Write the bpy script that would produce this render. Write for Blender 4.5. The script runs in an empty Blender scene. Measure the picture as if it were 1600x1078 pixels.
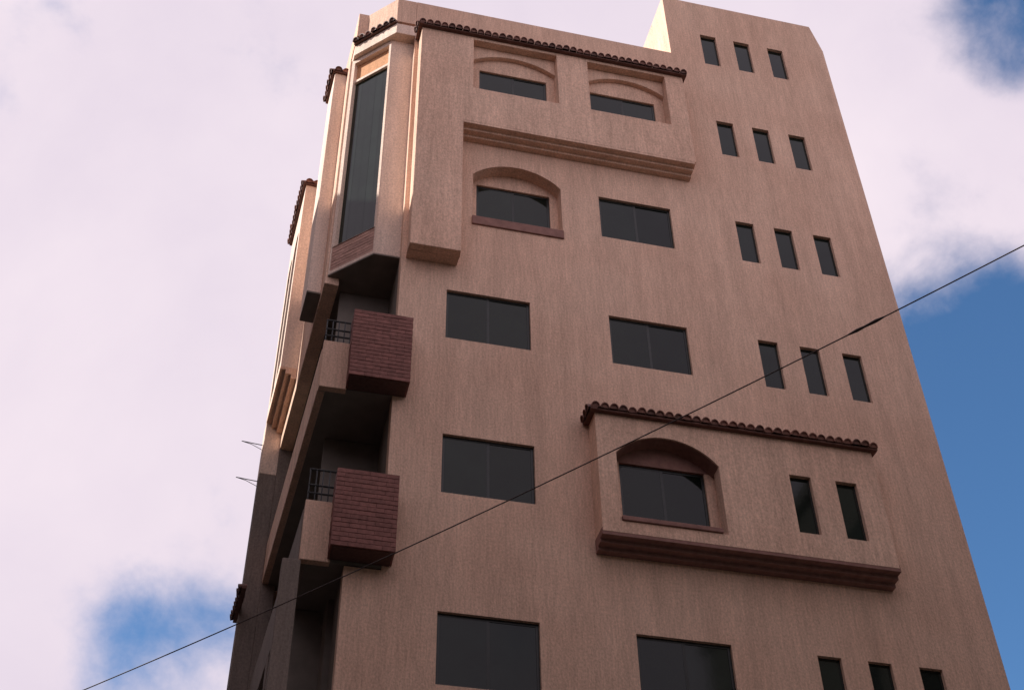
import bpy, bmesh, math, random
from mathutils import Matrix, Vector
random.seed(7)
rad = math.radians
scene = bpy.context.scene
col = scene.collection

# ------------------------------------------------------------------ camera
YAW, PITCH, ROLL = 0.24761, 0.74672, -0.01750
fw = Vector((math.sin(YAW)*math.cos(PITCH), math.cos(YAW)*math.cos(PITCH), math.sin(PITCH)))
rt = Vector((math.cos(YAW), -math.sin(YAW), 0)); up = rt.cross(fw)
rt, up = math.cos(ROLL)*rt + math.sin(ROLL)*up, -math.sin(ROLL)*rt + math.cos(ROLL)*up
cd = bpy.data.cameras.new('camera'); cam = bpy.data.objects.new('camera', cd); col.objects.link(cam)
m = Matrix((rt, up, -fw)).transposed().to_4x4(); m.translation = (0.557, -15.4915, 1.6)
cam.matrix_world = m
cd.sensor_width = 36; cd.lens = 46.627; cd.clip_end = 3000; cd.clip_start = 0.1
scene.camera = cam

# ------------------------------------------------------------------ light
SUN_EL, SUN_BACK = 42.0, 5.0            # elevation; degrees behind the facade plane, coming from the left
sdir = Vector((-math.cos(rad(SUN_BACK))*math.cos(rad(SUN_EL)), math.sin(rad(SUN_BACK))*math.cos(rad(SUN_EL)), math.sin(rad(SUN_EL))))
sl = bpy.data.lights.new('sun', 'SUN'); sl.energy = 4.7; sl.angle = rad(0.53); sl.color = (1.0, 0.965, 0.92)
so = bpy.data.objects.new('sun', sl); col.objects.link(so)
so.rotation_euler = (-sdir).to_track_quat('-Z', 'Y').to_euler(); so.location = (-40, 15, 60)

world = bpy.data.worlds.new('World'); scene.world = world; world.use_nodes = True
nt = world.node_tree; N = nt.nodes; LK = nt.links; N.clear()
def wn(t, **k):
    n = N.new(t)
    for a, b in k.items(): setattr(n, a, b)
    return n
out = wn('ShaderNodeOutputWorld'); bg = wn('ShaderNodeBackground'); bg.inputs['Strength'].default_value = 0.12
sky = wn('ShaderNodeTexSky', sky_type='NISHITA', sun_disc=False)
sky.sun_elevation = rad(SUN_EL); sky.sun_rotation = math.atan2(sdir.x, sdir.y); sky.altitude = 50; sky.dust_density = 0.6; sky.ozone_density = 1.6
tc = wn('ShaderNodeTexCoord')
def wmath(op, a, b=None, c=None, clamp=False):
    n = wn('ShaderNodeMath', operation=op); n.use_clamp = clamp
    for i, v in enumerate((a, b, c)):
        if v is None: continue
        if isinstance(v, (int, float)): n.inputs[i].default_value = v
        else: LK.new(v, n.inputs[i])
    return n.outputs[0]
def wnoise(scale, detail, rough, vec, dist=0.0):
    n = wn('ShaderNodeTexNoise'); n.inputs['Scale'].default_value = scale; n.inputs['Detail'].default_value = detail
    n.inputs['Roughness'].default_value = rough; n.inputs['Distortion'].default_value = dist; LK.new(vec, n.inputs['Vector']); return n.outputs[0]
gen = tc.outputs['Generated']
nrm = wn('ShaderNodeVectorMath', operation='NORMALIZE'); LK.new(gen, nrm.inputs[0]); dv = nrm.outputs[0]
big = wnoise(4.2, 9.0, 0.56, dv, 0.15)
fine = wnoise(13.0, 6.0, 0.6, dv, 0.2)
dens = wmath('ADD', wmath('MULTIPLY', wmath('SUBTRACT', big, 0.5), 2.4), wmath('MULTIPLY', wmath('SUBTRACT', fine, 0.5), 1.5))
dens = wmath('ADD', dens, 1.15)
# gaps between the clouds: direction, angular radius (deg), depth
GAPS = [((0.5311, 0.6756, 0.5113), 7.0, 2.1), ((0.545, 0.7300, 0.4383), 7.5, 2.1), ((0.540, 0.62, 0.57), 3.5, 1.2),
        ((0.4704, 0.4137, 0.7795), 2.3, 0.95), ((-0.0453, 0.8472, 0.5294), 3.0, 0.56), ((-0.0350, 0.8830, 0.4679), 2.6, 0.45), ((0.485, 0.575, 0.655), 4.5, 0.58)]
for gd, gr, gw in GAPS:
    dt = wn('ShaderNodeVectorMath', operation='DOT_PRODUCT'); LK.new(dv, dt.inputs[0]); dt.inputs[1].default_value = Vector(gd).normalized()
    mr = wn('ShaderNodeMapRange', interpolation_type='SMOOTHSTEP'); LK.new(dt.outputs['Value'], mr.inputs['Value'])
    mr.inputs['From Min'].default_value = math.cos(rad(gr*2.0)); mr.inputs['From Max'].default_value = math.cos(rad(gr*0.35))
    dens = wmath('SUBTRACT', dens, wmath('MULTIPLY', mr.outputs[0], gw))
cov = wn('ShaderNodeMapRange', interpolation_type='SMOOTHSTEP'); LK.new(dens, cov.inputs['Value'])
cov.inputs['From Min'].default_value = -0.30; cov.inputs['From Max'].default_value = 0.85
shade = wn('ShaderNodeMapRange'); LK.new(wnoise(2.3, 7.0, 0.55, dv, 0.3), shade.inputs['Value'])
shade.inputs['From Min'].default_value = 0.3; shade.inputs['From Max'].default_value = 0.7
cc = wn('ShaderNodeMix', data_type='RGBA'); LK.new(shade.outputs[0], cc.inputs['Factor'])
cc.inputs['A'].default_value = (3.8, 3.33, 4.0, 1); cc.inputs['B'].default_value = (5.0, 4.38, 4.75, 1)
skg = wn('ShaderNodeVectorMath', operation='MULTIPLY'); LK.new(sky.outputs[0], skg.inputs[0]); skg.inputs[1].default_value = (0.46, 0.68, 0.84)
mixc = wn('ShaderNodeMix', data_type='RGBA'); LK.new(cov.outputs[0], mixc.inputs['Factor'])
LK.new(skg.outputs[0], mixc.inputs['A']); LK.new(cc.outputs['Result'], mixc.inputs['B'])
LK.new(mixc.outputs['Result'], bg.inputs['Color']); LK.new(bg.outputs[0], out.inputs[0])

vs = scene.view_settings; vs.view_transform = 'Standard'; vs.look = 'None'; vs.gamma = 1; vs.exposure = 0.66; vs.use_curve_mapping = False
scene.render.engine = 'CYCLES'

# ------------------------------------------------------------------ materials
def mat_base(name):
    mt = bpy.data.materials.new(name); mt.use_nodes = True
    nd = mt.node_tree.nodes; b = nd['Principled BSDF']
    return mt, nd, mt.node_tree.links, b
def noise(nd, lk, vec, scale, detail=4, rough=0.55):
    n = nd.new('ShaderNodeTexNoise'); n.inputs['Scale'].default_value = scale; n.inputs['Detail'].default_value = detail
    n.inputs['Roughness'].default_value = rough; lk.new(vec, n.inputs['Vector']); return n.outputs[0]
def mapping(nd, lk, vec, sc):
    n = nd.new('ShaderNodeMapping'); n.inputs['Scale'].default_value = sc; lk.new(vec, n.inputs['Vector']); return n.outputs[0]
def ramp(nd, lk, f, lo, hi, a, b):
    r = nd.new('ShaderNodeMapRange'); lk.new(f, r.inputs['Value'])
    for k, v in zip(('From Min', 'From Max', 'To Min', 'To Max'), (lo, hi, a, b)): r.inputs[k].default_value = v
    return r.outputs[0]
def mulcol(nd, lk, colr, f):
    n = nd.new('ShaderNodeVectorMath'); n.operation = 'SCALE'
    if isinstance(colr, tuple): n.inputs[0].default_value = colr[:3]
    else: lk.new(colr, n.inputs[0])
    lk.new(f, n.inputs['Scale']); return n.outputs[0]
def mth(nd, lk, op, a, b):
    n = nd.new('ShaderNodeMath'); n.operation = op
    for i, v in enumerate((a, b)):
        if isinstance(v, (int, float)): n.inputs[i].default_value = v
        else: lk.new(v, n.inputs[i])
    return n.outputs[0]
def mixc2(nd, lk, f, a, b):
    n = nd.new('ShaderNodeMix'); n.data_type = 'RGBA'; lk.new(f, n.inputs['Factor'])
    for k, v in (('A', a), ('B', b)):
        if isinstance(v, tuple): n.inputs[k].default_value = (*v[:3], 1)
        else: lk.new(v, n.inputs[k])
    return n.outputs['Result']

def stucco(name, c, c2, streak=0.30, bump=0.5):
    mt, nd, lk, b = mat_base(name)
    geo = nd.new('ShaderNodeNewGeometry'); P = geo.outputs['Position']
    comb = noise(nd, lk, mapping(nd, lk, P, (26, 26, 2.6)), 1.0, 4, 0.62)
    speck = noise(nd, lk, mapping(nd, lk, P, (34, 34, 24)), 1.0, 3, 0.7)
    blot = noise(nd, lk, P, 0.55, 5, 0.55)
    drip = noise(nd, lk, mapping(nd, lk, P, (3.2, 3.2, 0.28)), 1.0, 5, 0.6)
    cc = mixc2(nd, lk, ramp(nd, lk, blot, 0.36, 0.64, 0, 1), c, c2)
    f = mth(nd, lk, 'MULTIPLY', ramp(nd, lk, comb, 0.28, 0.72, 1 - streak, 1 + streak*0.75), ramp(nd, lk, speck, 0.25, 0.75, 0.74, 1.24))
    f = mth(nd, lk, 'MULTIPLY', f, ramp(nd, lk, drip, 0.3, 0.7, 0.84, 1.10))
    lk.new(mulcol(nd, lk, cc, f), b.inputs['Base Color'])
    b.inputs['Roughness'].default_value = 0.93; b.inputs['Specular IOR Level'].default_value = 0.15
    h = mth(nd, lk, 'ADD', mth(nd, lk, 'MULTIPLY', comb, 1.0), mth(nd, lk, 'MULTIPLY', speck, 0.8))
    bp = nd.new('ShaderNodeBump'); bp.inputs['Strength'].default_value = bump; bp.inputs['Distance'].default_value = 0.02
    lk.new(h, bp.inputs['Height']); lk.new(bp.outputs[0], b.inputs['Normal'])
    return mt
def solid(name, c, rough=0.6, var=0.15, scale=8.0, spec=0.3, metal=0.0, bump=0.0, rnd=0.0):
    mt, nd, lk, b = mat_base(name)
    geo = nd.new('ShaderNodeNewGeometry'); n1 = noise(nd, lk, geo.outputs['Position'], scale, 5, 0.6)
    f = ramp(nd, lk, n1, 0.28, 0.72, 1 - var, 1 + var)
    if rnd:
        oi = nd.new('ShaderNodeObjectInfo'); f = mth(nd, lk, 'MULTIPLY', f, ramp(nd, lk, oi.outputs['Random'], 0, 1, 1 - rnd, 1 + rnd))
    lk.new(mulcol(nd, lk, c, f), b.inputs['Base Color'])
    b.inputs['Roughness'].default_value = rough; b.inputs['Specular IOR Level'].default_value = spec; b.inputs['Metallic'].default_value = metal
    if bump:
        bp = nd.new('ShaderNodeBump'); bp.inputs['Strength'].default_value = bump; bp.inputs['Distance'].default_value = 0.01
        lk.new(noise(nd, lk, geo.outputs['Position'], scale*6, 4, 0.6), bp.inputs['Height']); lk.new(bp.outputs[0], b.inputs['Normal'])
    return mt
M = {}
M['wall'] = stucco('rose_stucco', (0.76, 0.515, 0.385), (0.70, 0.455, 0.335), 0.15, 0.5)
M['smooth_lit'] = stucco('smooth_rose_bounce_lit', (0.80, 0.62, 0.51), (0.77, 0.585, 0.475), 0.07, 0.15)  # smooth finish; tone lightened to put bounced sunlight into the colour
M['shade_umber'] = stucco('shade_umber_render', (0.25, 0.195, 0.165), (0.21, 0.17, 0.145), 0.12, 0.3)  # darkened stucco, shade of the lower left side put into the colour
M['bounce_orange'] = stucco('bounce_orange_render', (0.62, 0.33, 0.18), (0.58, 0.30, 0.16), 0.06, 0.1)  # orange of the bounced sunlight painted into the spandrel
M['soffit_shade'] = solid('shade_grey_soffit', (0.22, 0.19, 0.165), 0.95, 0.15, 3, 0.1)  # undersides and recess walls coloured dark to stand for their shade
M['brick'] = solid('red_brown_brick', (0.24, 0.105, 0.088), 0.8, 0.25, 14, 0.25, bump=0.5, rnd=0.13)
M['pale_brick'] = solid('pale_pink_brick', (0.46, 0.27, 0.215), 0.85, 0.2, 14, 0.2, bump=0.5, rnd=0.12)
M['mortar'] = solid('dark_mortar', (0.13, 0.075, 0.065), 0.95, 0.2, 20, 0.1)
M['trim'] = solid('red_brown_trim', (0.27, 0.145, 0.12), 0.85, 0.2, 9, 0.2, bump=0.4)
M['tile'] = solid('fired_clay_tile', (0.20, 0.085, 0.060), 0.55, 0.3, 18, 0.45, bump=0.4, rnd=0.35)
M['bed'] = solid('tile_bed', (0.15, 0.075, 0.06), 0.9, 0.25, 12, 0.15, bump=0.4)
M['glass'] = solid('dark_window_glass', (0.009, 0.014, 0.011), 0.07, 0.3, 2.2, 0.28, bump=0.03, rnd=0.3)
M['frame'] = solid('dark_bronze_frame', (0.016, 0.018, 0.016), 0.35, 0.2, 10, 0.4)
M['iron'] = solid('black_iron', (0.03, 0.03, 0.03), 0.5, 0.2, 12, 0.4)
M['cable'] = solid('dull_brown_cable', (0.075, 0.05, 0.042), 0.6, 0.1, 10, 0.3)
M['slab'] = solid('concrete_roof', (0.38, 0.34, 0.31), 0.95, 0.15, 2, 0.1)
M['asphalt'] = solid('asphalt', (0.055, 0.053, 0.052), 0.9, 0.25, 3, 0.2)
M['pave'] = solid('pavement_concrete', (0.18, 0.165, 0.15), 0.9, 0.15, 2, 0.2)
M['kerb'] = solid('kerb_stone', (0.36, 0.34, 0.31), 0.9, 0.1, 3, 0.2)
M['ochre'] = solid('ochre_render', (0.26, 0.18, 0.13), 0.95, 0.12, 0.8, 0.1)
M['grey'] = solid('grey_render', (0.13, 0.12, 0.11), 0.95, 0.12, 0.8, 0.1)
M['brown'] = solid('brown_render', (0.16, 0.135, 0.11), 0.95, 0.08, 0.8, 0.1)
M['wood'] = solid('weathered_wood', (0.14, 0.10, 0.07), 0.9, 0.3, 4, 0.1)
M['porcelain'] = solid('brown_porcelain', (0.16, 0.07, 0.04), 0.3, 0.1, 4, 0.5)

# ------------------------------------------------------------------ mesh helpers
class MB:
    def __init__(s): s.v = []; s.f = []
    def poly(s, pts):
        i = len(s.v); s.v += [tuple(p) for p in pts]; s.f.append(tuple(range(i, i+len(pts))))
    def box(s, a, b):
        (x0, y0, z0), (x1, y1, z1) = a, b
        c = [(x, y, z) for z in (z0, z1) for y in (y0, y1) for x in (x0, x1)]
        i = len(s.v); s.v += c
        for q in ((0,2,3,1),(4,5,7,6),(0,1,5,4),(2,6,7,3),(0,4,6,2),(1,3,7,5)): s.f.append(tuple(i+k for k in q))
        return s
    def prism(s, poly, z0, z1):
        n = len(poly); i = len(s.v)
        s.v += [(x, y, z0) for x, y in poly] + [(x, y, z1) for x, y in poly]
        s.f.append(tuple(i+k for k in range(n))[::-1]); s.f.append(tuple(i+n+k for k in range(n)))
        for k in range(n):
            l = (k+1) % n; s.f.append((i+k, i+l, i+n+l, i+n+k))
        return s
    def extrude_u(s, prof, u0, u1):          # profile of (v, z) pushed along u
        n = len(prof); i = len(s.v)
        s.v += [(u0, v, z) for v, z in prof] + [(u1, v, z) for v, z in prof]
        s.f.append(tuple(i+k for k in range(n))); s.f.append(tuple(i+n+k for k in range(n))[::-1])
        for k in range(n):
            l = (k+1) % n; s.f.append((i+l, i+k, i+n+k, i+n+l))
        return s
    def tube(s, pts, r, seg=6):
        rings = []
        for k, p in enumerate(pts):
            p = Vector(p); a = Vector(pts[max(k-1, 0)]); b = Vector(pts[min(k+1, len(pts)-1)]); t = (b-a).normalized()
            x = t.cross(Vector((0, 0, 1)) if abs(t.z) < .95 else Vector((1, 0, 0))).normalized(); y = t.cross(x)
            rr = r[k] if isinstance(r, (list, tuple)) else r
            i = len(s.v); s.v += [tuple(p + rr*(math.cos(j*2*math.pi/seg)*x + math.sin(j*2*math.pi/seg)*y)) for j in range(seg)]; rings.append(i)
        for a, b in zip(rings, rings[1:]):
            for j in range(seg): s.f.append((a+j, a+(j+1) % seg, b+(j+1) % seg, b+j))
        s.f.append(tuple(rings[0]+j for j in range(seg))[::-1]); s.f.append(tuple(rings[-1]+j for j in range(seg)))
        return s
    def wall(s, u0, u1, z0, z1, holes, v0, v1):   # slab v0..v1 with rectangular holes (a,b,c,d)=(u0,u1,z0,z1)
        us = sorted({u0, u1, *[max(u0, min(u1, h[i])) for h in holes for i in (0, 1)]})
        zs = sorted({z0, z1, *[max(z0, min(z1, h[i])) for h in holes for i in (2, 3)]})
        def full(i, j):
            if i < 0 or j < 0 or i >= len(us)-1 or j >= len(zs)-1: return False
            cu, cz = (us[i]+us[i+1])/2, (zs[j]+zs[j+1])/2
            return not any(h[0] < cu < h[1] and h[2] < cz < h[3] for h in holes)
        for i in range(len(us)-1):
            for j in range(len(zs)-1):
                if not full(i, j): continue
                a, b, c, d = us[i], us[i+1], zs[j], zs[j+1]
                s.poly([(a, v0, c), (b, v0, c), (b, v0, d), (a, v0, d)]); s.poly([(a, v1, d), (b, v1, d), (b, v1, c), (a, v1, c)])
                if not full(i-1, j): s.poly([(a, v1, c), (a, v0, c), (a, v0, d), (a, v1, d)])
                if not full(i+1, j): s.poly([(b, v0, c), (b, v1, c), (b, v1, d), (b, v0, d)])
                if not full(i, j-1): s.poly([(a, v1, c), (b, v1, c), (b, v0, c), (a, v0, c)])
                if not full(i, j+1): s.poly([(a, v0, d), (b, v0, d), (b, v1, d), (a, v1, d)])
        return s
    def arch(s, u0, u1, zs, zc, zt, v0, v1, seg=18):   # filling above a segmental arch, up to zt
        w = (u1-u0)/2; h = zc-zs; R = (w*w+h*h)/(2*h); cz = zc-R; cu = (u0+u1)/2
        cur = []
        for k in range(seg+1):
            u = u0 + (u1-u0)*k/seg; cur.append((u, cz + math.sqrt(max(R*R-(u-cu)**2, 0))))
        for (a, c), (b, d) in zip(cur, cur[1:]):
            s.poly([(a, v0, c), (b, v0, d), (b, v0, zt), (a, v0, zt)]); s.poly([(a, v1, zt), (b, v1, zt), (b, v1, d), (a, v1, c)])
            s.poly([(a, v1, c), (b, v1, d), (b, v0, d), (a, v0, c)]); s.poly([(a, v0, zt), (b, v0, zt), (b, v1, zt), (a, v1, zt)])
        s.poly([(u0, v1, zs), (u0, v0, zs), (u0, v0, zt), (u0, v1, zt)]); s.poly([(u1, v0, zs), (u1, v1, zs), (u1, v1, zt), (u1, v0, zt)])
        return s
    def mesh(s, name, mat, frame=None):
        bm = bmesh.new(); vv = [bm.verts.new(Vector(p)) for p in s.v]
        for f in s.f:
            try: bm.faces.new([vv[i] for i in f])
            except ValueError: pass
        bmesh.ops.remove_doubles(bm, verts=bm.verts, dist=0.0004)
        bmesh.ops.recalc_face_normals(bm, faces=bm.faces)
        if frame is not None: bm.transform(frame)
        me = bpy.data.meshes.new(name); bm.to_mesh(me); bm.free(); me.materials.append(M[mat]); return me
FRONT = Matrix.Identity(4)
LEFT = Matrix.Translation((1.42, 0, 0)) @ Matrix.Rotation(rad(93), 4, 'Z')      # local (s, n, z): s runs back along the side, n points out
CHAM = Matrix.Translation((2.11, 0.20, 0)) @ Matrix.Rotation(rad(135), 4, 'Z')  # u runs left-back along the chamfer, v points out to the street
def link(name, me, parent, mw=None):
    o = bpy.data.objects.new(name, me); col.objects.link(o)
    if parent is not None: o.parent = parent; o.matrix_parent_inverse = WM[parent].inverted()
    o.matrix_basis = mw if mw is not None else Matrix.Identity(4)
    WM[o] = o.matrix_basis.copy()
    return o
WM = {}
def add(name, mb, mat, parent, frame=None, bevel=0.0, label=None, kind=None):
    o = link(name, mb.mesh(name, mat, frame), parent)
    if bevel:
        b = o.modifiers.new('soft_edges', 'BEVEL'); b.width = bevel; b.segments = 2; b.limit_method = 'ANGLE'; b.angle_limit = rad(40); b.use_clamp_overlap = True
    if label: o['label'] = label
    if kind: o['kind'] = kind
    return o
def thing(name, label, cat, loc, group=None):
    o = link(name, None, None, Matrix.Translation(loc)); o['label'] = label; o['category'] = cat
    if group: o['group'] = group
    return o

# ------------------------------------------------------------------ the street
g = add('ground', MB().box((-700, -700, -0.5), (700, 700, 0.0)), 'asphalt', None); g['kind'] = 'structure'
g = add('pavement', MB().prism([(0.2, -1.6), (13.5, -1.6), (13.5, 9), (0.2, 9)], 0.0, 0.14), 'pave', None); g['kind'] = 'structure'
g = add('pavement_across', MB().box((-40, -17.2, 0.0), (40, -16.2, 0.14)), 'pave', None); g['kind'] = 'structure'

# ------------------------------------------------------------------ the apartment building
bld = thing('apartment_building', 'tall rose stucco apartment building with clay tile canopies and brick corner balconies', 'building', (6.7, 3.0, 0.0))

XR = 11.93
SLX = (8.918, 9.705, 10.512); SLW = 0.369; SLH = 1.09; SLT = 26.722; FH = 3.1
slits = [(x, x+SLW, SLT-FH*k-SLH, SLT-FH*k) for k in (0, 1, 2, 3, 5) for x in SLX]
BT = 26.733; BH = 1.099
plain = [(3.36, 4.80, BT-FH*k-BH, BT-FH*k) for k in (3, 4, 5)] + [(6.195, 7.608, BT-FH*k-BH, BT-FH*k) for k in (2, 3, 5)]
arch1 = (3.79, 5.46, 19.38, 20.94)
hid = [(5.7, 10.3, 12.75, 14.85)]                         # rooms of the projecting bay
void = [(2.0, 2.56, 11.77, 30.0), (2.0, 8.15, 25.78, 30.0), (XR-0.18, XR+0.1, 27.05, 30.0)]
mb = MB().wall(2.04, XR, 0.14, 27.97, slits + plain + [arch1] + hid + void, 0.0, 0.25)
mb.arch(arch1[0], arch1[1], 20.55, 20.94, 20.94, 0.0, 0.25)
w3 = [(XR-0.18, 27.05), (XR, 27.05), (XR-0.18, 27.97)]
mb.poly([(x, 0.0, z) for x, z in w3]); mb.poly([(x, 0.25, z) for x, z in w3][::-1]); mb.poly([(XR, 0.0, 27.05), (XR, 0.25, 27.05), (XR-0.18, 0.25, 27.97), (XR-0.18, 0.0, 27.97)])
add('front_wall', mb, 'wall', bld, bevel=0.012)
mb = MB().box((8.15, 0.251, 25.0), (8.37, 1.46, 27.97))
mb.box((8.37, 1.24, 25.0), (XR-0.3, 1.46, 27.90)); mb.box((8.37, 0.251, 27.6), (XR-0.3, 1.24, 27.8))
add('stair_tower_wall', mb, 'wall', bld)
# sides, back and roof
mb = MB(); mb.box((XR-0.25, 0.25, 0.14), (XR, 6.05, 25.78)); mb.box((0.95, 6.05, 0.14), (XR, 6.3, 25.78))
add('rear_wall', mb, 'wall', bld)
add('roof_slab', MB().prism([(1.45, 0.9), (2.2, 0.26), (XR-0.26, 0.26), (XR-0.26, 6.04), (1.15, 6.04)], 24.6, 24.85), 'slab', bld)
# parapet of the chamfered corner
add('parapet', MB().prism([(2.558, 0.0), (2.16, 0.0), (1.63, 0.54), (1.42, 0.54), (1.13, 6.0), (1.33, 6.0), (1.60, 0.74), (1.72, 0.74), (2.24, 0.22), (2.558, 0.22)], 24.96, 25.78), 'wall', bld, bevel=0.012)
add('cornice', MB().prism([(2.66, 0.001), (2.17, 0.0), (1.42, 0.75), (1.40, 1.30), (1.60, 1.30), (2.3, 0.40), (2.66, 0.40)], 24.55, 24.88), 'smooth_lit', bld, bevel=0.012)

def window(rect, v, frame=FRONT, out=-1, parts=2, mat='frame', bar=0.045, parent=None, proud=0.02):
    """dark metal frame with its panes; v is the plane of the glass, out the sign of the outward direction"""
    a, b, c, d = rect; mb = MB(); va, vb = sorted((v, v + out*proud))
    w = (b-a)/parts
    holes = [(a + w*k + (bar if k == 0 else bar/2), a + w*(k+1) - (bar if k == parts-1 else bar/2), c+bar, d-bar) for k in range(parts)]
    mb.wall(a, b, c, d, holes, va, vb)
    fr = add('window', mb, mat, parent or bld, frame)
    for k, h in enumerate(holes):
        off = out*proud*(0.5 if k % 2 else 0.85)
        pa, pb = sorted((v + off, v + off - out*0.010))
        add('pane', MB().box((h[0]-0.004, pa, h[2]-0.004), (h[1]+0.004, pb, h[3]+0.004)), 'glass', fr, frame)
    return fr
for h in slits: window(h, 0.085, parts=1, bar=0.03)
for h in plain: window(h, 0.075)
# arched window of the floor below the top
add('niche_back', MB().wall(3.70, 5.55, 19.2, 21.05, [(3.91, 5.31, 19.38, 20.57)], 0.252, 0.34), 'wall', bld, bevel=0.01)
window((3.91, 5.31, 19.38, 20.57), 0.31)
add('window_sill', MB().box((3.775, -0.035, 19.17), (5.47, 0.16, 19.378)), 'trim', bld, bevel=0.01, label='red-brown sill under the arched window')

# top bay with its left pier
D = -0.37
r1 = (3.70, 5.42, 22.68, 24.28); r2 = (6.07, 7.73, 22.69, 24.28)
L_holes = [r1, r2, (3.52, 8.13, 18.0, 21.62)]
mb = MB().wall(2.64, 8.13, 18.03, 24.42, L_holes, D, D+0.16)
mb.box((2.64, D+0.16, 18.03), (2.80, 0.198, 24.42)); mb.box((2.80, D+0.16, 18.03), (3.52, 0.0, 18.12)); mb.box((3.36, D+0.16, 18.12), (3.52, 0.0, 21.62))
mb.box((7.97, D+0.16, 21.62), (8.13, 0.0, 24.42)); mb.box((2.80, D+0.16, 24.29), (7.97, 0.0, 24.42))
add('top_bay_wall', mb, 'wall', bld, bevel=0.012)
for r, w in ((r1, (3.875, 5.25, 22.78, 23.645)), (r2, (6.15, 7.53, 22.78, 23.615))):
    mb = MB().arch(r[0]+0.001, r[1]-0.001, 23.80, 24.10, 24.285, D+0.161, D+0.26)
    mb.wall(r[0]-0.1, r[1]+0.1, 22.5, 24.285, [w], D+0.261, D+0.33)
    mb.wall(r[0]-0.1, r[1]+0.1, 22.5, 24.285, [(r[0], r[1], r[2], 24.29)], D+0.162, D+0.258)
    add('arched_recess', mb, 'wall', bld, bevel=0.01)
    window(w, D+0.32)
def corbel(name, x0, x1, z, mat, n=3, h=0.055, y0=D, y1=0.0, ret=0.0):
    st = (y1-y0)/n
    prof2 = [(y1, z+0.06), (y0, z+0.06)]
    zz = z
    for k in range(n):
        zz -= h
        prof2 += [(y0+st*k, zz), (y0+st*(k+1), zz)]
    return MB().extrude_u(prof2, x0, x1)
add('corbel', corbel('c', 3.522, 8.10, 21.619, 'wall', y0=D+0.004), 'wall', bld, bevel=0.006)

# lower bay with the deep arched window
r3 = (5.99, 7.65, 12.87, 14.55); s3 = [(8.82, 9.18, 13.09, 14.18), (9.60, 9.96, 13.09, 14.18)]
mb = MB().wall(5.69, 10.36, 12.66, 14.92, [r3]+s3, D, D+0.22)
mb.arch(r3[0], r3[1], 14.14, 14.55, 14.55, D, D+0.03)
mb.box((5.69, D+0.22, 12.66), (5.80, 0.0, 14.92)); mb.box((10.25, D+0.22, 12.66), (10.36, 0.0, 14.92)); mb.box((5.80, D+0.22, 14.80), (10.25, 0.0, 14.92)); mb.box((5.80, D+0.22, 12.66), (10.25, 0.0, 12.76))
add('lower_bay_wall', mb, 'wall', bld, bevel=0.012)
add('arch_lining', MB().arch(r3[0]+0.001, r3[1]-0.001, 14.132, 14.542, 14.56, D+0.031, D+0.298), 'trim', bld, label='underside of the deep arch, its shade put into a red-brown colour')  # unlit underside of the arch painted as a dark lining
add('niche_back', MB().wall(5.82, 7.85, 12.77, 14.19, [(6.12, 7.52, 12.90, 14.20)], D+0.30, D+0.37), 'wall', bld)
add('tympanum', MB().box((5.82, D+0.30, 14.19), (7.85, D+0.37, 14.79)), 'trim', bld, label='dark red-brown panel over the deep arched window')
add('niche_lining', MB().wall(5.82, 7.85, 12.77, 14.79, [(r3[0]-0.03, r3[1]+0.03, r3[2]-0.01, r3[3]+0.03)], D+0.221, D+0.299), 'wall', bld)
window((6.12, 7.52, 12.90, 14.19), D+0.36)
add('window_sill', MB().box((6.00, D-0.03, 12.875), (7.57, D+0.26, 12.955)), 'trim', bld, bevel=0.01)
for h in s3: window(h, D+0.095, parts=1, bar=0.03)
add('corbel', corbel('c', 5.68, 10.38, 12.66, 'trim', y0=D+0.004, h=0.06), 'trim', bld, bevel=0.006, label='stepped red-brown corbel under the lower bay')

# ------------------------------------------------------------------ chamfered corner bay
HC = (0.052, 0.915, 18.93, 24.42)
mb = MB().wall(0.0, 0.99, 18.24, 24.56, [HC, (0.03, 0.965, 18.31, 18.925)], 0.0, -0.12)
add('chamfer_wall', mb, 'smooth_lit', bld, CHAM, bevel=0.008)
add('pier_wall', MB().box((2.118, 0.20, 18.24), (2.638, 0.40, 24.552)), 'smooth_lit', bld, bevel=0.01)
add('bay_floor', MB().prism([(2.63, 0.21), (2.12, 0.21), (1.42, 0.92), (1.40, 1.32), (1.40, 6.0), (2.63, 6.0)], 18.245, 18.43), 'soffit_shade', bld)
add('bay_soffit', MB().prism([(2.636, 0.203), (2.112, 0.203), (1.413, 0.902), (1.40, 1.34), (2.636, 1.34)], 18.215, 18.238), 'soffit_shade', bld)
add('transom', MB().box((0.03, -0.14, 23.80), (0.94, -0.045, 23.88)), 'smooth_lit', bld, CHAM, bevel=0.006)
add('spandrel_panel', MB().box((0.03, -0.16, 23.878), (0.94, -0.09, 24.44)), 'bounce_orange', bld, CHAM)
window((HC[0]+0.001, HC[1]-0.001, 18.932, 23.80), -0.10, CHAM, out=1, parts=5, bar=0.008, proud=0.004, mat='glass')

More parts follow.
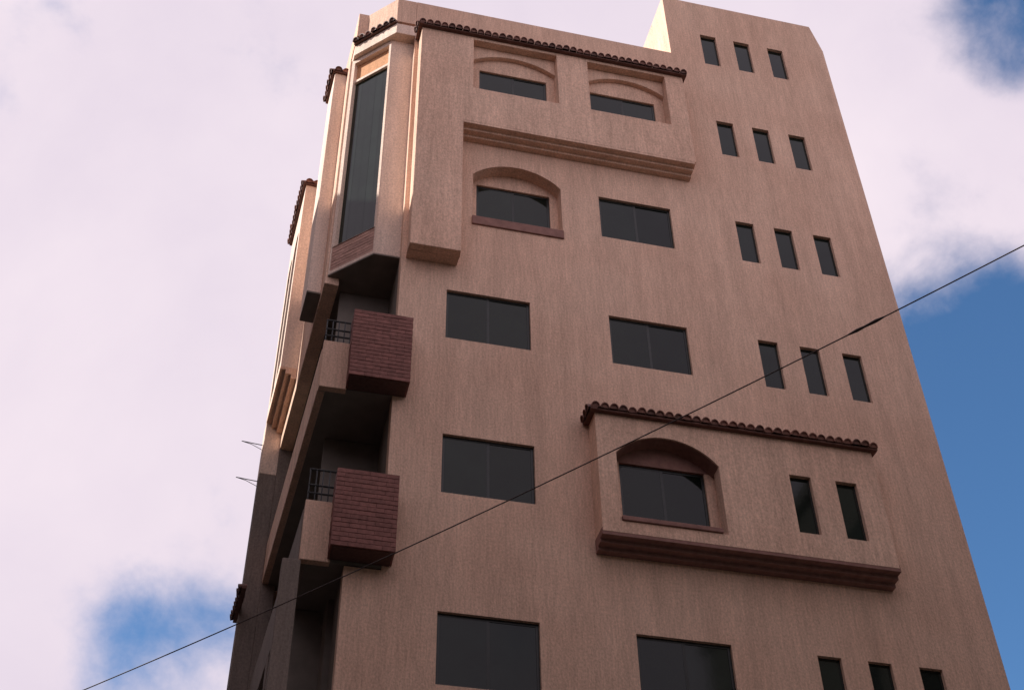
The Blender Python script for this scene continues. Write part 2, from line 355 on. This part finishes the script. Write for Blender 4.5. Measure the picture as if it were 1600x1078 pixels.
def bricks(u0, u1, z0, z1, vin, vout, frame, parent, pitch=0.0748, blen=0.235, bmat='brick'):
    """courses of single bricks standing proud of their mortar backing"""
    n = max(1, round((z1-z0)/pitch)); ph = (z1-z0)/n; hh = ph-0.010; ln = blen-0.004; d = vout-vin
    cache = {}
    def bm_(L):
        L = round(L, 3)
        if L not in cache:
            cache[L] = MB().box((0, 0, 0), (L, d, hh)).mesh('brick', bmat)
        return cache[L]
    for k in range(n):
        z = z0 + k*ph + 0.006; u = u0 - (blen/2 if k % 2 else 0)
        while u < u1 - 0.02:
            a, b = max(u, u0), min(u+ln, u1)
            if b-a > 0.03:
                me = bm_(b-a); o = link('brick', me, parent, frame @ Matrix.Translation((a, vin + random.uniform(-0.003, 0.003)*1.0, z)))
            u += blen
cp = add('brick_panel', MB().box((0.031, -0.10, 18.312), (0.964, -0.04, 18.923)), 'mortar', bld, CHAM)
bricks(0.035, 0.96, 18.315, 18.92, -0.04, -0.012, CHAM, cp, bmat='pale_brick')

# ------------------------------------------------------------------ side wall and its bays (local s, n, z)
mb = MB().wall(0.92, 6.1, 18.05, 24.60, [], 0.0, -0.25)
add('side_wall', mb, 'wall', bld, LEFT, bevel=0.012)
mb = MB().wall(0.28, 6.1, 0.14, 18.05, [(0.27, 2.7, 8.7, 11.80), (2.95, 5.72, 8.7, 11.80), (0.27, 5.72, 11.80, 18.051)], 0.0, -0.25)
add('lower_side_wall', mb, 'shade_umber', bld, LEFT, bevel=0.012)
add('corner_pier', MB().box((1.20, 0.0, 0.14), (1.45, 0.26, 11.79)), 'shade_umber', bld, bevel=0.012)
# second bay
mb = MB().box((1.33, 0.0, 18.20), (2.10, 0.25, 24.62)); add('narrow_bay', mb, 'smooth_lit', bld, LEFT, bevel=0.012)
add('bay_soffit', MB().box((1.333, -0.2, 18.17), (2.097, 0.247, 18.198)), 'soffit_shade', bld, LEFT)
# third bay: two tall niches in its side, stepped corbel below
nh = [(4.22, 4.86, 19.0, 22.9), (5.05, 5.62, 19.0, 22.9)]
mb = MB().wall(4.0, 5.85, 18.70, 24.05, nh, 0.33, 0.10)
for a, b, c, d in nh: mb.arch(a, b, d-0.35, d, d, 0.33, 0.10, 10)
mb.box((4.0, 0.0, 18.70), (4.12, 0.10, 24.05)); mb.box((5.73, 0.0, 18.70), (5.85, 0.10, 24.05)); mb.box((4.12, 0.02, 18.70), (5.73, 0.07, 24.05))
add('side_bay_wall', mb, 'smooth_lit', bld, LEFT, bevel=0.012)
for h in nh: window((h[0]+0.03, h[1]-0.03, h[2], h[3]-0.35), 0.09, LEFT, out=1, parts=1)
prof = [(0.0, 18.701), (0.335, 18.701), (0.335, 18.64), (0.225, 18.64), (0.225, 18.54), (0.115, 18.54), (0.115, 18.44), (0.0, 18.44)]
add('corbel', MB().extrude_u(prof, 4.0, 5.72), 'wall', bld, LEFT, bevel=0.006)
add('side_pilaster', MB().box((5.73, 0.0, 17.40), (6.10, 0.33, 18.69)), 'smooth_lit', bld, LEFT, bevel=0.012)
add('side_pilaster', MB().box((5.732, 0.0, 0.14), (6.10, 0.328, 17.398)), 'shade_umber', bld, LEFT, bevel=0.012)  # lower length in the shade-darkened render, so the shadow edge is painted

# ------------------------------------------------------------------ corner loggias
def loggia(zf, zp, zrail, brick_rect, bz, ceil, smat='wall'):
    """slab, plaster parapet with iron railing, brick box balcony"""
    add('balcony_slab', MB().prism([(1.43, 0.01), (2.555, 0.01), (2.555, 5.9), (1.13, 5.9)], zf, zf+0.14), 'soffit_shade', bld)
    add('balcony_parapet', MB().box((1.425, 0.0, zf-0.003), (1.845, 0.12, zp)), 'wall', bld, bevel=0.01)
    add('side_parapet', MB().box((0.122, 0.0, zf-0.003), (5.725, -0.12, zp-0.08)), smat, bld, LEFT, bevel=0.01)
    rl = MB()
    for z in (zp+0.16, zp+0.30, zrail): rl.tube([(1.44, 0.06, z), (1.84, 0.06, z)], 0.016)
    for k in range(5): rl.tube([(1.45+0.095*k, 0.06, zp-0.02), (1.45+0.095*k, 0.06, zrail)], 0.011)
    add('railing', rl, 'iron', bld)
    x0, x1 = brick_rect
    bb = MB().box((x0+0.03, D+0.03, bz[0]), (x1-0.03, -0.002, bz[0]+0.10))
    bb.box((x0+0.03, D+0.03, bz[0]+0.10), (x1-0.03, D+0.12, bz[1]-0.01)); bb.box((x0+0.03, D+0.12, bz[0]+0.10), (x0+0.12, -0.002, bz[1]-0.01)); bb.box((x1-0.12, D+0.12, bz[0]+0.10), (x1-0.03, -0.002, bz[1]-0.01))
    b = add('brick_balcony', bb, 'mortar', bld)
    bricks(x0, x1, bz[0]+0.003, bz[1], D+0.03, D, FRONT, b)
    RS = Matrix.Translation((x1-0.03, 0, 0)) @ Matrix.Rotation(rad(90), 4, 'Z')
    bricks(D+0.034, -0.004, bz[0]+0.003, bz[1], 0.0, -0.03, RS, b)
    LS = Matrix.Translation((x0+0.03, 0, 0)) @ Matrix.Rotation(rad(90), 4, 'Z')
    bricks(D+0.034, -0.004, bz[0]+0.003, bz[1], 0.0, 0.03, LS, b)
    # inner walls of the loggia with a door
    add('loggia_wall', MB().wall(1.68, 2.555, zf+0.14, ceil, [(1.98, 2.50, zf+0.14, zf+2.35)], 1.25, 1.40), 'soffit_shade', bld)
    dr = add('door', MB().box((1.981, 1.33, zf+0.141), (2.499, 1.37, zf+2.349)), 'frame', bld)
    add('handle', MB().tube([(2.06, 1.31, zf+1.12), (2.06, 1.31, zf+1.28)], 0.012), 'iron', dr)
    add('loggia_side_wall', MB().box((1.4, -0.58, zf+0.14), (5.9, -0.72, ceil)), 'soffit_shade', bld, LEFT)
loggia(14.93, 15.88, 16.37, (1.83, 2.77), (14.93, 16.30), 18.24)
loggia(11.80, 12.80, 13.38, (1.80, 2.69), (11.84, 13.15), 14.92, 'shade_umber')
add('loggia_end_wall', MB().box((2.56, 0.252, 11.8), (2.70, 6.0, 18.24)), 'soffit_shade', bld)
add('recess_side_wall', MB().box((0.9, -0.58, 8.0), (5.9, -0.72, 11.795)), 'soffit_shade', bld, LEFT)
add('ground_recess_wall', MB().box((1.46, 1.3, 0.14), (2.6, 1.45, 11.79)), 'soffit_shade', bld)
add('recess_jamb', MB().box((2.042, 0.252, 0.14), (2.2, 1.298, 11.765)), 'soffit_shade', bld)

# ------------------------------------------------------------------ tile canopies
PT = 0.150
def tile_mesh(L, r=0.071, t=0.013, seg=7):
    mb = MB(); A = [math.pi*k/seg for k in range(seg+1)]
    def ring(rr, y, taper): return [(rr*taper*math.cos(a), y, rr*taper*math.sin(a)) for a in A]
    o0, o1 = ring(r, 0, 1.0), ring(r, L, 0.86); i0 = ring(r-t, 0, 1.0); p0 = ring(r-t, 0.022, 1.0)
    for k in range(seg):
        mb.poly([o0[k], o0[k+1], o1[k+1], o1[k]]); mb.poly([i0[k+1], i0[k], p0[k], p0[k+1]]); mb.poly([o0[k+1], o0[k], i0[k], i0[k+1]])
    mb.poly(p0); mb.poly(o1)
    return mb.mesh('tile', 'tile')
TM = {}
def canopy(u0, u1, v, z, frame, out, depth=0.15, back=0.34, ends=(True, True), slope=17):
    """tiles along u on a sloping bed; v = wall plane, out = sign of outward v, z = underside"""
    def P(vo): return v + out*vo
    prof = [(P(0.0), z), (P(depth), z), (P(depth), z+0.035), (P(-back), z+0.035+(depth+back)*math.tan(rad(slope))), (P(-back), z+0.02)]
    c = add('tile_canopy', MB().extrude_u(prof, u0, u1), 'bed', bld, frame)
    L = round((depth+0.05+back)/math.cos(rad(slope)), 3)
    if L not in TM: TM[L] = tile_mesh(L)
    n = max(2, round((u1-u0)/PT)); pt = (u1-u0)/n
    turn = Matrix.Identity(4) if out < 0 else Matrix.Rotation(math.pi, 4, 'Z')
    for k in range(n):
        jit = Matrix.Rotation(rad(random.uniform(-2.2, 2.2)), 4, 'Z') @ Matrix.Rotation(rad(slope + random.uniform(-1.2, 1.2)), 4, 'X')
        mw = frame @ Matrix.Translation((u0 + pt*(k+0.5), P(depth+0.045+random.uniform(-0.012, 0.012)), z+0.030+random.uniform(-0.006, 0.006))) @ turn @ jit @ Matrix.Diagonal((pt/PT*1.03, 1, 1.25, 1))
        link('tile', TM[L], c, mw)
    return c
canopy(2.56, 8.20, D, 24.36, FRONT, -1, depth=0.08)
canopy(5.60, 10.44, D, 14.87, FRONT, -1, depth=0.08, back=0.36)
RM90 = lambda x: Matrix.Translation((x, 0, 0)) @ Matrix.Rotation(rad(90), 4, 'Z')
canopy(D-0.10, D+0.19, 0.0, 24.355, RM90(2.64), 1, depth=0.08, back=0.02)
canopy(D-0.10, D+0.32, 0.0, 14.865, RM90(5.69), 1, depth=0.09, back=0.02)
CH2 = Matrix.Translation((2.17, 0.0, 0)) @ Matrix.Rotation(rad(135), 4, 'Z')
canopy(0.0, 1.06, 0.0, 24.885, CH2, 1, depth=0.05, back=0.14)
canopy(1.28, 2.16, 0.25, 24.62, LEFT, 1, depth=0.05, back=0.22)
canopy(-0.27, 0.05, 0.0, 24.61, Matrix.Translation(LEFT @ Vector((1.33, 0, 0))) @ Matrix.Rotation(rad(3), 4, 'Z'), -1, depth=0.05, back=0.1)
canopy(3.95, 5.90, 0.33, 24.04, LEFT, 1, depth=0.06, back=0.30)
canopy(-0.36, -0.02, 0.0, 24.03, Matrix.Translation(LEFT @ Vector((4.0, 0, 0))) @ Matrix.Rotation(rad(3), 4, 'Z'), -1, depth=0.05, back=0.1)
canopy(4.95, 6.15, 0.33, 14.30, LEFT, 1, depth=0.06, back=0.02)
# two thin iron arms on the far edge of the side wall
for z in (18.25, 17.35):
    q = MB().tube([(5.95, 0.32, z), (5.95, 0.75, z+0.02)], 0.009).tube([(5.95, 0.32, z-0.12), (5.95, 0.55, z-0.02), (5.95, 0.75, z+0.02)], 0.006)
    add('iron_bracket', q, 'iron', bld, LEFT)

# ------------------------------------------------------------------ overhead cable and its poles
dd = Vector((0.731, -0.682))
def cpt(t): return (-0.8+dd.x*t, -2.0+dd.y*t, 8.52+0.079*t+0.005*t*t)
cb = thing('overhead_cable', 'thin dark overhead cable crossing diagonally in front of the facade', 'cable', cpt(-6))
add('cable', MB().tube([cpt(-6+26.5*k/60) for k in range(61)], 0.0062, 6), 'cable', cb)
t0 = 8.83
add('splice', MB().tube([cpt(t0-0.16), cpt(t0-0.08), cpt(t0), cpt(t0+0.1), cpt(t0+0.18)], [0.008, 0.016, 0.011, 0.017, 0.007], 7), 'cable', cb)
def pole(p, H, label):
    r = thing('utility_pole', label, 'pole', (p[0], p[1], 0.0), 'utility poles carrying the cable')
    add('post', MB().tube([(p[0], p[1], 0.0), (p[0], p[1], H*0.5), (p[0], p[1], H)], [0.15, 0.125, 0.10], 12), 'wood', r)
    add('crossarm', MB().box((p[0]-0.6, p[1]-0.06, H-0.45), (p[0]+0.6, p[1]+0.06, H-0.33)), 'wood', r)
    for dx in (-0.5, 0.5): add('insulator', MB().tube([(p[0]+dx, p[1], H-0.33), (p[0]+dx, p[1], H-0.26), (p[0]+dx, p[1], H-0.19)], [0.03, 0.05, 0.03], 8), 'porcelain', r)
a, b = cpt(-6.1), cpt(20.62)
pole(a, a[2]+0.35, 'wooden utility pole at the side street end of the cable'); pole(b, b[2]+0.35, 'wooden utility pole across the street at the other end of the cable')

# ------------------------------------------------------------------ buildings round the crossing, outside the picture, that shade its lower floors
def block(x0, x1, y0, y1, H, mat, face, label):
    r = thing('street_building', label, 'building', ((x0+x1)/2, (y0+y1)/2, 0.0), 'buildings round the crossing')
    body = MB().box((x0, y0, 0.0), (x1, y1, H)); add('wall', body, mat, r)
    add('roof_edge', MB().box((x0-0.15, y0-0.15, H), (x1+0.15, y1+0.15, H+0.35)), mat, r)
    nfl = int((H-4)//3.1)
    span = (y1-y0) if face in ('+x', '-x') else (x1-x0); nc = int(span//3)
    wm = MB().box((-0.65, -0.03, 0), (0.65, 0.03, 1.3)).mesh('window', 'glass')
    for i in range(nfl):
        for j in range(nc):
            c = (j+0.5)*span/nc; z = 4.4+3.1*i
            if face == '+x': mw = Matrix.Translation((x1, y0+c, z)) @ Matrix.Rotation(rad(90), 4, 'Z')
            elif face == '-x': mw = Matrix.Translation((x0, y0+c, z)) @ Matrix.Rotation(rad(90), 4, 'Z')
            else: mw = Matrix.Translation((x0+c, y1, z))
            link('window', wm, r, mw)
block(-18, -8, -0.5, 4.6, 28.4, 'ochre', '+x', 'tall ochre building across the side street')
block(-18, -8, 4.9, 16, 25.6, 'grey', '+x', 'lower grey building further along the side street')
block(-30, -14.2, -17, -1.5, 28.0, 'brown', '+x', 'unseen brown block added to keep sun off the street')  # added out of view to block sun and cut bounce onto the facade
block(-14, 36, -30, -17.3, 17.5, 'brown', '+y', 'long brown building across the main street, unseen, shaped to darken the lower floors')  # out of view; height and dark tone shaped to dim the lower floors
block(13.5, 28, -14.5, -5.0, 20.0, 'grey', '-x', 'unseen grey block added to darken the right of the facade')  # added out of view only to dim the right side of the wall
